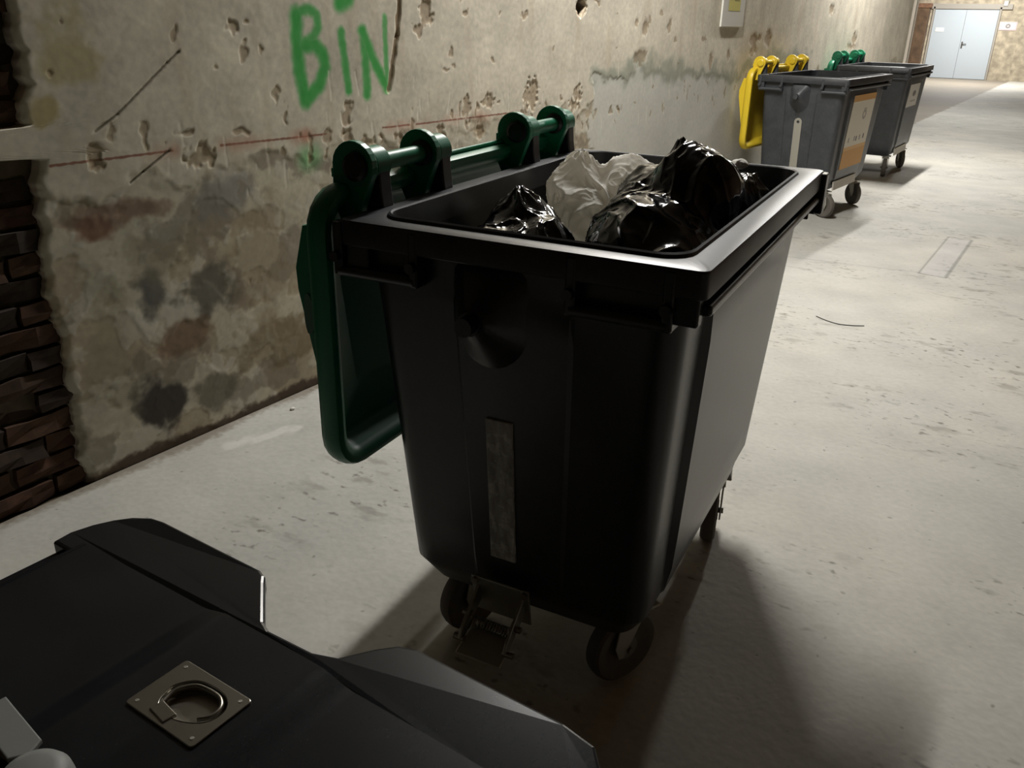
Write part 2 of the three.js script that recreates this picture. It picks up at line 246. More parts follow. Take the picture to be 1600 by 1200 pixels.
// ------------------------------------------------------------------ floor
function paintFloor(x0, x1, z0, z1, W, H) {
  const px = new Uint8Array(W * H * 4), bp = new Uint8Array(W * H * 4), dx = (x1 - x0) / W, dz = (z1 - z0) / H;
  for (let j = 0; j < H; j++) for (let i = 0; i < W; i++) {
    const x = x0 + (i + .5) * dx, z = z0 + (j + .5) * dz, k = (j * W + i) * 4;
    const a = fbm(x * .7, z * .7 + 8, 3), b = fbm(x * 3.1 + 20, z * 3.1, 4), d = fbm(x * 40, z * 40, 2);
    let v = 1 + a * .10 + b * .09 + d * .05;
    let r = 179 * v, g = 177 * v, bl = 170 * v; const t = clamp01(a * 1.2 + .3); r += t * 3; bl -= t * 4;
    // clusters of dark grit pressed into the surface, stretched across the room
    const m = sstep(-.02, .34, fbm(x * 1.05 + 51, z * 1.4 + 7, 4) + .06), sp = sstep(.22, .46, fbm(x * 19, z * 34 + 3, 3)), sm = sstep(.12, .4, fbm(x * 6 + 4, z * 11, 4));
    let q = m * (sp * .34 + sm * .16) + sstep(.40, .52, fbm(x * 30 + 8, z * 30, 2)) * .22;
    r *= 1 - q; g *= 1 - q * 1.03; bl *= 1 - q * 1.12;
    // rectangular repair patch with a thin joint round it
    const inl = Math.max(Math.abs(x - 1.965) - .085, Math.abs(z + 6.8 - (x - 1.96) * .1) - .66);
    if (Math.abs(inl) < .012) { const e = .22 * sstep(.012, .004, Math.abs(inl)); r *= 1 - e; g *= 1 - e; bl *= 1 - e; } else if (inl < 0) { r *= .99; g *= .99; bl *= 1.02; }
    const ln = Math.abs(z + 6.03 + (x - 1) * .155); if (x > .9 && x < 1.9 && ln < .01) { const e = .14 * sstep(.01, .003, ln); r *= 1 - e; g *= 1 - e; bl *= 1 - e; }
    // pale scrape and dirt along the wall
    const sc = segDist(x, z, [.16, -1.82], [.25, -2.06]) + noise(x * 30, z * 12) * .02; const s2 = sstep(.045, .015, sc) * .5; r += (215 - r) * s2; g += (212 - g) * s2; bl += (205 - bl) * s2;
    const wd = sstep(.07, .01, x + b * .06 + d * .03) * (x < .3 ? 1 : 0); r += (104 - r) * wd * .6; g += (92 - g) * wd * .6; bl += (76 - bl) * wd * .6;
    px[k] = Math.max(0, Math.min(255, r)); px[k + 1] = Math.max(0, Math.min(255, g)); px[k + 2] = Math.max(0, Math.min(255, bl)); px[k + 3] = 255;
    const h = clamp01(.5 + b * .3 + d * .25 - q * .6) * 255; bp[k] = bp[k + 1] = bp[k + 2] = h; bp[k + 3] = 255;
  }
  const map = dataTex(W, H, px, true), bump = dataTex(W, H, bp, false); for (const q of [map, bump]) q.wrapS = q.wrapT = THREE.ClampToEdgeWrapping;
  return new THREE.MeshStandardMaterial({ map, bumpMap: bump, bumpScale: .003, roughness: .72 });
}
const floor = new THREE.Group(); floor.name = 'floor'; structure(floor); scene.add(floor);
function slab(x0, x1, z0, z1, mat) { const g = new THREE.PlaneGeometry(1, 1); g.setAttribute('position', new THREE.Float32BufferAttribute([x0, 0, z1, x1, 0, z1, x0, 0, z0, x1, 0, z0], 3)); g.setAttribute('uv', new THREE.Float32BufferAttribute([0, 1, 1, 1, 0, 0, 1, 0], 2)); g.computeVertexNormals(); return mesh('concrete_slab', g, mat, floor); }
slab(0, 5.2, 2.6, -5.4, paintFloor(0, 5.2, 2.6, -5.4, 2048, 2048));
slab(-6, 5.2, -5.4, -33.2, paintFloor(-6, 5.2, -5.4, -33.2, 1024, 2048));
mesh('sub_base', plainBox(11.6, .3, 36.6, -.4, -.16, -15.4), M.mortar, floor);

// ------------------------------------------------------------------ rest of the shell
structure(mesh('ceiling', plainBox(11.8, .3, 36.8, -.4, CEIL + .15, -15.4), M.ceil));
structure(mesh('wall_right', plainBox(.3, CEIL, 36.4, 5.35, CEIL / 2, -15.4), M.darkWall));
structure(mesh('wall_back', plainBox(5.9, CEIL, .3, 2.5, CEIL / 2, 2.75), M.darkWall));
const wallF = structure(mesh('wall_far', plainBox(11.8, CEIL, .3, -.4, CEIL / 2, -33.35), new THREE.MeshStandardMaterial({ map: rep(plainTex, .5), color: 0xfaf6f0, roughness: .9 })));
structure(mesh('wall_side', plainBox(6, CEIL, .3, -3.1, CEIL / 2, -14.9), M.plain));
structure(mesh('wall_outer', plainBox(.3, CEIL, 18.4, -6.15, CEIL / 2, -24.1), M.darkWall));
structure(mesh('trim_1', [box(.06, 2.6, .1, .01, 1.3, -14.78, .01), box(.03, 2.6, .04, .03, 1.3, -14.86, .006)], new THREE.MeshStandardMaterial({ color: 0xb9b0a2, roughness: .7 })));

// ------------------------------------------------------------------ ceiling lamps
const lampHousing = new THREE.MeshStandardMaterial({ color: 0xd8d8d2, roughness: .5 });
const tubeGlow = new THREE.MeshStandardMaterial({ color: 0xffffff, emissive: LAMP_COLOR, emissiveIntensity: 6, roughness: .4 });
for (const L of LAMPS) {
  const t = thing('ceiling_lamp', L.label, 'lamp', [L.x, CEIL - .02, L.z], 0, 'fluorescent ceiling lamps');
  mesh('housing', box(.12, .07, L.len + .06, 0, -.035, 0, .01), lampHousing, t);
  mesh('tube', rod(V(0, -.095, -L.len / 2), V(0, -.095, L.len / 2), .014), tubeGlow, t);
  for (const s of [-1, 1]) mesh('tube_holder', box(.03, .05, .02, 0, -.09, s * (L.len / 2 + .01), .004), lampHousing, t);
  const l = new THREE.RectAreaLight(LAMP_COLOR, L.power, .1, L.len); l.position.set(0, -.125, 0); l.rotation.x = -Math.PI / 2; l.castShadow = true; t.add(l);
}

// ------------------------------------------------------------------ materials of the things
function speckTex(n, base, f) { const d = new Uint8Array(n * n * 4); for (let j = 0; j < n; j++) for (let i = 0; i < n; i++) { const c = f(i, j), k = (j * n + i) * 4; for (let q = 0; q < 3; q++) d[k + q] = Math.max(0, Math.min(255, base[q] + c[q])); d[k + 3] = 255; } return dataTex(n, n, d, true); }
const plasticTex = speckTex(512, [64, 66, 69], (i, j) => { const a = fbm(i * .012, j * .012, 4) * 16, b = fbm(i * .11, j * .05, 3) * 9, s = noise(i * .6, j * .6) > .62 ? 10 : 0; const v = a + b + s; return [v, v, v * .95]; });
const scuffTex = speckTex(512, [150, 150, 145], (i, j) => { const a = fbm(i * .05, j * .012, 4) * 60 + noise(i * .7, j * .25) * 16 + (fbm(i * .03, j * .03, 3) > .1 ? 22 : 0); return [a, a, a * .96]; });
M.black = new THREE.MeshStandardMaterial({ map: rep(plasticTex, 1.4), color: 0x949496, roughness: .32 });
M.anthracite = new THREE.MeshStandardMaterial({ map: rep(plasticTex, 1.4), color: 0xffffff, roughness: .42 });
M.rimWorn = new THREE.MeshStandardMaterial({ map: rep(plasticTex, 2.1), color: 0xc8c8ca, roughness: .4 });
M.scuff = new THREE.MeshStandardMaterial({ map: rep(scuffTex, 2.5), roughness: .75 });
M.green = new THREE.MeshStandardMaterial({ color: 0x157a56, roughness: .4 });
M.greenPale = new THREE.MeshStandardMaterial({ color: 0x4f7466, roughness: .6 });
M.yellow = new THREE.MeshStandardMaterial({ color: 0xe3c431, roughness: .4 });
M.zinc = new THREE.MeshStandardMaterial({ color: 0xa2a29a, metalness: .85, roughness: .38 });
M.zincDull = new THREE.MeshStandardMaterial({ color: 0xb0aea4, metalness: .5, roughness: .55 });
M.steel = new THREE.MeshStandardMaterial({ color: 0x9a968c, metalness: .9, roughness: .3 });
M.rubber = new THREE.MeshStandardMaterial({ color: 0x625d56, roughness: .8 });
M.rubberGrey = new THREE.MeshStandardMaterial({ color: 0x77736c, roughness: .7 });
M.paleMetal = new THREE.MeshStandardMaterial({ color: 0xa09c90, roughness: .5 });
M.kick = new THREE.MeshStandardMaterial({ color: 0xc4bfb2, roughness: .5 });
M.void = new THREE.MeshStandardMaterial({ color: 0x0b0b0b, roughness: .7 });

// ------------------------------------------------------------------ four-wheeled waste container
const BW = .387, BL = .63, BH = 1.139;
const endZ = y => y > .29 ? .535 + (y - .34) / .74 * .065 : .494 + (y - .225) / .065 * .0366;     // end face of the tapered body
const sideX = y => y > .29 ? .302 + (y - .34) / .74 * .043 : .264 + (y - .225) / .065 * .0351;
function makeContainer(o) {
  const t = thing('waste_container', o.label, 'waste container', o.pos, o.turn, o.group), P = o.off || 0, pl = o.plastic || M.black;
  // body: hollow tapered tub with stepped side panels
  const long = [[.02, 0], [.1, 0], [.115, 1], [.5, 1], [.79, 1], [.81, 0], [.9, 0], [.98, 0]], short = [[.03, 0], [.27, 0], [.285, .45], [.5, .45], [.715, .45], [.73, 0], [.97, 0]];
  const R = (y, k, inset = 0, r = .05) => ring(sideX(y) - inset, endZ(y) - inset, r, y, { long, short, k: k * .016 });
  const rings = [R(.225, 0), R(.26, .1), R(.29, .3), R(.36, .9), R(.44, 1), R(.7, 1), R(.94, 1), R(1.0, .8), R(1.03, 0), R(1.1, 0), R(1.1, 0, .012, .045), R(.7, 0, .012, .045), R(.36, 0, .014, .045), R(.25, 0, .02, .04)];
  mesh('body', loft(rings, { capA: true, capB: true, crease: .6 }), pl, t);
  // rim: flat top band with a raised bead round the mouth
  const rr = (hw, hl, r, y) => ring(hw, hl, r, y);
  const rim = [rr(.322, .562, .06, 1.085), rr(.324, .564, .06, 1.142), rr(.327, .567, .06, 1.145), rr(.331, .571, .06, 1.142), rr(.333, .573, .06, 1.136), rr(.381, .624, .02, 1.139), rr(.385, .628, .018, 1.1375), rr(.387, .63, .018, 1.133), rr(.387, .63, .018, 1.088), rr(.384, .627, .018, 1.085), rr(.345, .6, .03, 1.09), rr(.322, .562, .06, 1.085)];
  mesh('rim', loft(rim, { crease: .5 }), M.rimWorn, t);
  for (const s of [-1, 1]) mesh('comb_ledge', [box(.05, .022, 1.2, s * .366, 1.06, 0, .008), box(.03, .05, .012, s * .355, 1.03, -.56, .003)], pl, t);
  // ends: carrying handles, trunnion
  for (const s of [-1, 1]) {
    const e = s > 0 ? P : -P;
    for (const h of [-1, 1]) {
      const cx = e + h * .263 * (s > 0 ? 1 : 1), w = .185, zf = s * .622;
      const hd = mesh('handle', [rod(V(cx - w / 2, 1.03, zf), V(cx + w / 2, 1.03, zf), .0125), box(.022, .115, .05, cx - w / 2, 1.075, s * .607, .006), box(.022, .115, .05, cx + w / 2, 1.075, s * .607, .006), box(w, .09, .01, cx, 1.06, s * .596, .003)], pl, t);
      for (const q of [-1, 1]) mesh('stud', rod(V(cx + q * w / 2, 1.062, s * .63), V(cx + q * w / 2 - h * 0, 1.062, s * .645), .011), pl, hd);
    }
    if (s > 0) for (const q of [-1, 1]) mesh('rim_apron', box(.055, .075, .03, q * (BW - .04), 1.07, s * .608, .006), pl, t);
    // trunnion: half-cone boss with a pin
    const cx = e - .012 * s, U = [], C = [], C2 = [], n = 28;
    for (let i = 0; i < n; i++) { const a = i / n * Math.PI * 2; let ux = Math.cos(a), uy = Math.sin(a); const m = uy > 0 ? 1 / Math.max(Math.abs(ux), Math.abs(uy)) : 1; U.push(V(cx + ux * m * .085, .965 + (uy > 0 ? Math.min(uy * m, 1) * .135 : uy * .1), s * (endZ(.965) + .004))); C.push(V(cx + ux * .03, .985 + uy * .03, s * .668)); C2.push(V(cx + ux * .024, .985 + uy * .024, s * .672)); }
    const tr = mesh('trunnion', loft([U, U.map((p, i) => p.clone().lerp(C[i], .12).setZ(p.z + s * .006)), U.map((p, i) => p.clone().lerp(C[i], .7)), C, C2], { capB: true, crease: .9 }), pl, t);
    mesh('pin', [rod(V(cx, .985, s * .665), V(cx, .985, s * .705), .019), rod(V(cx, .985, s * .676), V(cx, .985, s * .684), .024)], pl, tr);
  }
  // hinge posts on the wall side, lid hanging open
  const hx = -.412, hy = 1.226, HZ = [.5, .245, -.255, -.51];
  for (const z of HZ) {
    const pg = extrude([[-.372, 1.13], [-.425, 1.13], [-.436, 1.17], [hx - .03, hy], [hx + .03, hy], [-.378, 1.17]], .042, .004); pg.translate(0, 0, z - .03);
    const p = mesh('hinge_post', pg, pl, t);
    mesh('hinge_knuckle', rod(V(hx, hy, z - .052), V(hx, hy, z - .005), .038, 24), o.hinge || M.green, p);
    mesh('hinge_cap', [rod(V(hx, hy, z - .005), V(hx, hy, z + .032), .03, 24), rod(V(hx, hy, z + .032), V(hx, hy, z + .036), .03, 24, .022)], o.hinge || pl, p);
  }
  const lring = (d, x, sag = 0) => { const pts = ring(.34 - d, .62 - d, Math.max(.02, .1 - d), 0); return pts.map(q => V(x + (q.x + .34) * -.0, .85 + q.x, q.z)); };
  const lr = [lring(.2, -.498), lring(.075, -.496), lring(.06, -.488), lring(.046, -.452), lring(.036, -.436), lring(.02, -.43), lring(.006, -.434), lring(0, -.447), lring(0, -.468), lring(.006, -.484), lring(.022, -.494), lring(.05, -.5), lring(.12, -.51), lring(.15, -.522), lring(.22, -.526)];
  const lid = mesh('lid', loft(lr, { capA: true, capB: true, crease: .8 }), o.lid, t);
  lid.userData.label = o.lidLabel;
  { const g = extrude([[-.50, 1.10], [-.522, 1.095], [-.549, 1.0], [-.547, .95], [-.498, .70]], 1.16, .004); mesh('lid_ledge', g, o.lid, lid); }
  if (o.smear) mesh('pale_smear', (() => { const pts = []; for (let i = 0; i < 18; i++) { const a = i / 18 * 6.283; pts.push([-.5225 + Math.cos(a) * (.013 + .004 * noise(i * .9, 3)), .895 + Math.sin(a) * (.05 + .012 * noise(i * .9, 7))]); } const g = extrude(pts, .002, 0); g.translate(0, 0, .5815); return g; })(), M.greenPale, lid);
  for (const z of HZ) {
    const s = []; for (let i = 0; i <= 14; i++) { const a = -.55 + i / 14 * (Math.PI + .75); s.push([hx - .012 + .05 * Math.cos(a), hy + .05 * Math.sin(a)]); }
    s.push([-.478, 1.15], [-.45, 1.09], [-.425, 1.09]);
    const g = extrude(s, .022, .003); g.translate(0, 0, z + .012); mesh('lid_arm', g, o.lid, lid);
    mesh('arm_tab', box(.012, .02, .02, hx - .064, hy - .018, z + .012, .003), o.lid, lid);
  }
  for (const [a, b] of [[.5, .245], [-.255, -.51]]) mesh('hinge_rod', rod(V(hx, hy, b - .02), V(hx, hy, a), .0195, 20), o.lid, lid);
  mesh('edge_rod', rod(V(-.465, 1.196, -.27), V(-.465, 1.196, .25), .0065, 10), o.lid, lid);
  // castors
  const cs = o.castors || [[.225, .345, -.5], [-.2, .35, -.35], [.235, -.39, .2], [-.235, -.39, .1]];
  for (const [x, z, a] of cs) {
    const dx = Math.sin(a), dz = Math.cos(a), wx = x + dx * .03, wz = z + dz * .03, ax = V(dz, 0, -dx), at = (k, y, f = 0) => V(wx + ax.x * k + dx * f, y, wz + ax.z * k + dz * f);
    const plates = [-1, 1].map(s => { const g = extrude([[-.045, .2], [.03, .2], [.045, .12], [.032, .085], [.018, .085]], .005, .001); g.rotateY(a - Math.PI / 2); const c = at(s * .031, 0, 0); g.translate(c.x, 0, c.z); return g; });
    const ca = mesh('castor', [...plates, box(.105, .008, .085, x, .22, z, .003, [0, a, 0]), rod(V(x, .2, z), V(x, .22, z), .034, 20), box(.075, .008, .07, wx - dx * .01, .2, wz - dz * .01, .003, [0, a, 0])], M.zincDull, t);
    const prof = [[.03, -.017], [.055, -.016], [.068, -.021], [.09, -.023], [.0975, -.017], [.1, -.008], [.1, .008], [.0975, .017], [.09, .023], [.068, .021], [.055, .016], [.03, .017], [.03, -.017]].map(p => new THREE.Vector2(...p));
    const wg = new THREE.LatheGeometry(prof, 36); wg.rotateZ(Math.PI / 2); wg.rotateY(a); wg.translate(wx, .1, wz); mesh('wheel', toCreasedNormals(wg, .6), o.tyre || M.rubber, ca);
    mesh('hub', [rod(at(-.025, .1), at(.025, .1), .032, 20), rod(at(-.04, .1), at(.04, .1), .009, 12)], M.rubberGrey, ca);
  }
  // underframe beams seen below the tub
  for (const z of [-.4, .4]) mesh('base_beam', box(.44, .03, .09, 0, .232, z, .006), pl, t);
  return t;
}
const bins = [];
bins.push(makeContainer({ pos: [1.698, 0, -1.906], turn: .1115, off: -.035, lid: M.green, lidLabel: 'dark green lid hanging open on the wall side', smear: true, label: 'large black waste container in the foreground, open and filled with rubbish bags', group: 'four-wheeled waste containers' }));
bins.push(makeContainer({ pos: [.605, 0, -8.034], turn: -.06, plastic: M.anthracite, lid: M.yellow, hinge: M.yellow, lidLabel: 'yellow lid hanging open on the wall side', label: 'grey waste container with a yellow lid hanging open by the wall', group: 'four-wheeled waste containers', castors: [[.26, .43, 1.1], [-.245, .41, .3], [.27, -.36, .9], [-.245, -.39, .1]] }));
bins.push(makeContainer({ pos: [.562, 0, -10.69], turn: -.0059, plastic: M.anthracite, lid: M.green, hinge: M.green, lidLabel: 'green lid hanging open behind the container', label: 'farthest grey waste container, its green hinges showing behind the yellow-lidded one', group: 'four-wheeled waste containers', castors: [[.245, .42, .2], [-.245, .41, .3], [.25, -.39, .5], [-.245, -.39, .1]] }));

// foreground container: scuffed strip and foot pedal on the near end
{
  const b = bins[0], tilt = -Math.atan(.065 / .74), y = .56;
  const strip = box(.064, .37, .008, -.032, y, endZ(y) + .0085, .002); strip.translate(0, -y, -endZ(y)); strip.rotateX(-tilt); strip.translate(0, y, endZ(y)); mesh('scuffed_strip', boxUV(strip), M.scuff, b).userData.label = 'pale scuffed vertical strip';
  const cx = -.03, up = .04;
  const pd = mesh('foot_pedal', box(.15, .11, .006, cx, .268, .557, .003, [.2, 0, 0]), M.zinc, b); pd.userData.label = 'zinc foot pedal bracket';
  for (const s of [-1, 1]) {
    const g = extrude([[.545, .27], [.56, .28], [.60, .245], [.645, .205], [.655, .185], [.64, .175], [.6, .205], [.55, .235]], .008, .002); g.rotateY(-Math.PI / 2); g.translate(cx + s * .058, up * .5, 0); mesh('lever_arm', g, M.zinc, pd);
    mesh('bolt', rod(V(cx + s * .064, .312, .56), V(cx + s * .064, .310, .576), .010, 6), M.steel, pd);
    mesh('bolt', rod(V(cx + s * .05, .198, .645), V(cx + s * .077, .198, .645), .008, 8), M.steel, pd);
    mesh('bolt', rod(V(cx + s * .05, .24, .605), V(cx + s * .075, .24, .605), .008, 8), M.steel, pd);
  }
  const spring = []; for (let i = 0; i <= 160; i++) { const a = i / 160 * Math.PI * 2 * 12; spring.push(V(cx - .045 + .09 * i / 160, .222 + .011 * Math.sin(a), .605 + .011 * Math.cos(a))); }
  mesh('spring', tube(spring, .0025, 320, 5), M.steel, pd);
  mesh('pedal_plate', box(.115, .006, .09, cx, .19, .632, .003, [.3, 0, 0]), M.zincDull, pd);
}
// yellow-lidded container: metal strap on the near end, notice and kick bars on the long side
{
  const b = bins[1], s = []; for (let i = 0; i <= 12; i++) { const a = i / 12 * Math.PI; s.push([.031 * Math.cos(a), .785 + .031 * Math.sin(a)]); } s.push([-.031, .3], [.031, .3]);
  const hole = new THREE.Path(); hole.absarc(0, .785, .013, 0, Math.PI * 2, true);
  const g = extrude(s, .006, .001, [hole]); g.translate(0, -.55, endZ(.55) + .012); g.rotateX(0); const t = -Math.atan(.065 / .74); g.translate(0, 0, -endZ(.55)); g.rotateX(-t); g.translate(0, .55, endZ(.55)); mesh('metal_strap', g, M.paleMetal, b).userData.label = 'pale flat metal strap with a hole at its top';
}
const W2 = { orange: '#cf9440', white: '#d9d3c2' };
function canvasTex(w, h, draw) { const c = document.createElement('canvas'); c.width = w; c.height = h; draw(c.getContext('2d'), w, h); const t = new THREE.CanvasTexture(c); t.colorSpace = THREE.SRGBColorSpace; return t; }
function sideSticker(b, name, label, y0, y1, z0, z1, tex, holder) {
  const ym = (y0 + y1) / 2, zm = (z0 + z1) / 2, w = Math.abs(z1 - z0), h = y1 - y0, tilt = Math.atan(.043 / .74);
  const g = new THREE.PlaneGeometry(w, h); g.rotateY(Math.PI / 2); g.rotateZ(-tilt); g.translate(sideX(ym) + .0195, ym, zm);
  const bk = box(.003, h, w, 0, 0, 0, .001); bk.rotateZ(-tilt); bk.translate(sideX(ym) + .0172, ym, zm);
  const m = mesh(name, bk, new THREE.MeshStandardMaterial({ color: 0xcfc9ba, roughness: .6 }), b); m.userData.label = label;
  mesh('print', g, new THREE.MeshStandardMaterial({ map: tex, roughness: .55 }), m); return m;
}
const orangeNotice = canvasTex(512, 512, (c, w, h) => {
  c.fillStyle = '#e6dfcf'; c.fillRect(0, 0, w, h); c.fillStyle = '#d6a052'; c.fillRect(0, 0, w, h * .085); c.fillRect(0, h * .70, w, h * .3); c.fillStyle = '#e0b673'; c.fillRect(0, h * .695, w, h * .05);
  c.fillStyle = '#a7a199'; c.beginPath(); c.ellipse(w * .62, h * .28, 44, 36, 0, 0, 7); c.fill(); c.fillStyle = '#ded7c6'; c.beginPath(); c.ellipse(w * .62, h * .28, 20, 16, 0, 0, 7); c.fill(); c.fillStyle = '#b9b2a6'; c.fillRect(w * .56, h * .19, 60, 16);
  c.fillStyle = '#55524d'; const r = rng(3); for (const x of [.13, .38, .46, .62, .78]) { c.fillRect(w * x, h * (.555 + r() * .02), 14 + r() * 22, 34); } });
sideSticker(bins[1], 'notice', 'white notice with orange bands', .39, 1.0, .34, -.29, orangeNotice);
mesh('kick_bar', box(.012, .075, .62, .315, .265, .09, .003, [0, 0, .1]), M.kick, bins[1]).userData.label = 'pale metal bar below the tub';
mesh('kick_bar', box(.012, .075, .62, .315, .265, .09, .003, [0, 0, .1]), M.kick, bins[2]).userData.label = 'pale metal bar below the tub';
const greyNotice = canvasTex(256, 256, (c, w, h) => { c.fillStyle = '#c9c6bd'; c.fillRect(0, 0, w, h); c.fillStyle = '#6c6a66'; c.beginPath(); c.ellipse(w * .55, h * .42, 42, 34, 0, 0, 7); c.fill(); c.fillStyle = '#8b8882'; c.fillRect(w * .3, h * .72, w * .5, 14); });
sideSticker(bins[2], 'notice', 'small white notice with a dark round mark', .73, .965, .39, -.16, greyNotice);

// ------------------------------------------------------------------ rubbish in the foreground container
const inBin = (lx, y, lz) => { const a = .1115, c = Math.cos(a), s = Math.sin(a); return V(1.698 + lx * c + lz * s, y, -1.906 - lx * s + lz * c); };
M.bag = new THREE.MeshPhysicalMaterial({ color: 0x08080a, roughness: .13 });
M.bagWhite = new THREE.MeshPhysicalMaterial({ color: 0xf2eee4, roughness: .9, transmission: .5, thickness: 0 });
M.film = new THREE.MeshPhysicalMaterial({ color: 0xd9d9d6, roughness: .2, transmission: .3, thickness: 0 });
function bag(o) {   // crumpled film over a lumpy filling; lobes are [x,y,z,rx,ry,rz] in container coordinates
  const g = mergeVertices((() => { const q = new THREE.IcosahedronGeometry(1, o.detail || 44); q.deleteAttribute('uv'); q.deleteAttribute('normal'); return q; })());
  const p = g.attributes.position, d = V(0, 0, 0), c = o.center, s = o.seed;
  for (let i = 0; i < p.count; i++) {
    d.set(p.getX(i), p.getY(i), p.getZ(i)).normalize();
    // furthest reach of the lobes along this direction, softened
    let acc = 0; for (const L of o.lobes) {
      const ox = (c[0] - L[0]) / L[3], oy = (c[1] - L[1]) / L[4], oz = (c[2] - L[2]) / L[5], ex = d.x / L[3], ey = d.y / L[4], ez = d.z / L[5];
      const A = ex * ex + ey * ey + ez * ez, B = 2 * (ox * ex + oy * ey + oz * ez), C = ox * ox + oy * oy + oz * oz - 1, D = B * B - 4 * A * C;
      if (D > 0) { const t = (-B + Math.sqrt(D)) / (2 * A); if (t > 0) acc += Math.exp(t * 60); }
    }
    const t = Math.log(Math.max(acc, Math.exp(.04 * 60))) / 60;
    const x = c[0] + d.x * t, y = c[1] + d.y * t, z = c[2] + d.z * t;
    const f = o.freq || 1, w = N3.noise(x * 4 * f + s, y * 4 * f, z * 4 * f) * .8;
    const ridge = (a, b, q, sh) => Math.max(0, 1 - Math.abs(N3.noise(a, b, q)) * sh);
    const r1 = ridge(x * 6.5 * f + s + w, y * 3 * f + w, z * 6.5 * f, 4) ** 2, r2 = ridge(x * 15 * f + s * 2 + w, y * 8 * f - w, z * 15 * f + w, 3.4) ** 2, r3 = ridge(x * 34 * f + w * 2, y * 26 * f + s, z * 34 * f, 2.6) ** 2, lo = N3.noise(x * 8 * f, y * 8 * f + s, z * 8 * f);
    const k = (o.crumple || 1) * (r1 * .013 + r2 * .006 + r3 * .002 + lo * .012 - .008);
    p.setXYZ(i, x + d.x * k, y + d.y * k, z + d.z * k);
  }
  for (const q of o.knots || []) for (let i = 0; i < p.count; i++) { const dx = p.getX(i) - q[0], dz = p.getZ(i) - q[2], h = Math.hypot(dx, dz), k = Math.exp(-(h * h) / (q[3] * q[3])); if (p.getY(i) > q[1] - .12) p.setY(i, p.getY(i) + k * q[4] * (1 + .4 * Math.sin(Math.atan2(dz, dx) * 7))); }
  g.computeVertexNormals(); const b = bins[0]; const m = mesh(o.name, g, o.mat); m.position.copy(b.position); m.rotation.y = .1115; tag(m, o.label, o.category || 'rubbish bag', o.group); return m;
}
bag({ name: 'rubbish_bag', label: 'largest glossy black rubbish bag, domed above the rim of the open container', group: 'black rubbish bags', mat: M.bag, seed: 3.1, detail: 60, center: [.14, 1.0, .02], lobes: [[.11, 1.0, .08, .155, .165, .21], [.172, 1.12, -.03, .11, .14, .12], [.19, .97, .12, .11, .13, .2], [.055, 1.08, -.07, .1, .11, .12]], knots: [[.115, 1.2, -.06, .018, .022]] });
bag({ name: 'rubbish_bag', label: 'slumped black rubbish bag in the near left corner of the open container', group: 'black rubbish bags', mat: M.bag, seed: 8.7, detail: 52, center: [-.17, .95, .22], lobes: [[-.165, .96, .24, .13, .12, .2], [-.2, 1.035, .15, .09, .09, .12], [-.125, .99, .2, .075, .1, .12], [-.225, .98, .27, .07, .1, .15]], knots: [[-.21, 1.05, .15, .05, .018]] });
bag({ name: 'rubbish_bag', label: 'small black rubbish bag at the far right corner of the open container', group: 'black rubbish bags', mat: M.bag, seed: 14.2, center: [.2, 1.02, -.36], lobes: [[.2, 1.04, -.36, .09, .11, .11], [.19, 1.0, -.44, .09, .11, .09]], detail: 36, freq: 1.3 });
bag({ name: 'plastic_bag', label: 'crumpled milky white plastic bag between the black rubbish bags', category: 'plastic bag', mat: M.bagWhite, seed: 21.5, detail: 52, center: [-.13, 1.04, -.2], lobes: [[-.2, 1.07, -.2, .08, .1, .1], [-.09, 1.07, -.29, .09, .1, .14], [-.16, 1.0, -.15, .1, .12, .12]], freq: 1.5, crumple: 1.2, knots: [[-.2, 1.1, -.2, .035, .025]] });
bag({ name: 'plastic_film', label: 'scrap of clear crumpled film at the near rim of the open container', category: 'plastic film', mat: M.film, seed: 33, center: [.12, 1.07, .46], lobes: [[.12, 1.07, .46, .04, .03, .05]], freq: 2.5, crumple: .6, detail: 20 });
bag({ name: 'rubbish_heap', label: 'dark mixed rubbish filling the bottom of the open container', category: 'rubbish', mat: new THREE.MeshStandardMaterial({ color: 0x171615, roughness: .7 }), seed: 41, center: [0, .55, 0], lobes: [[0, .54, 0, .25, .28, .46]], detail: 20 });
{ const p = inBin(.18, 1.16, -.45); const m = mesh('paper_scrap', (() => { const g = new THREE.IcosahedronGeometry(.022, 3); const q = g.attributes.position; for (let i = 0; i < q.count; i++) { const k = 1 + .35 * N3.noise(q.getX(i) * 60, q.getY(i) * 60, q.getZ(i) * 60); q.setXYZ(i, q.getX(i) * k, q.getY(i) * k * .6, q.getZ(i) * k); } g.computeVertexNormals(); return g; })(), new THREE.MeshStandardMaterial({ color: 0xdedbd2, roughness: .8 })); m.position.copy(p); tag(m, 'small white paper scrap behind the largest black bag', 'paper scrap'); }

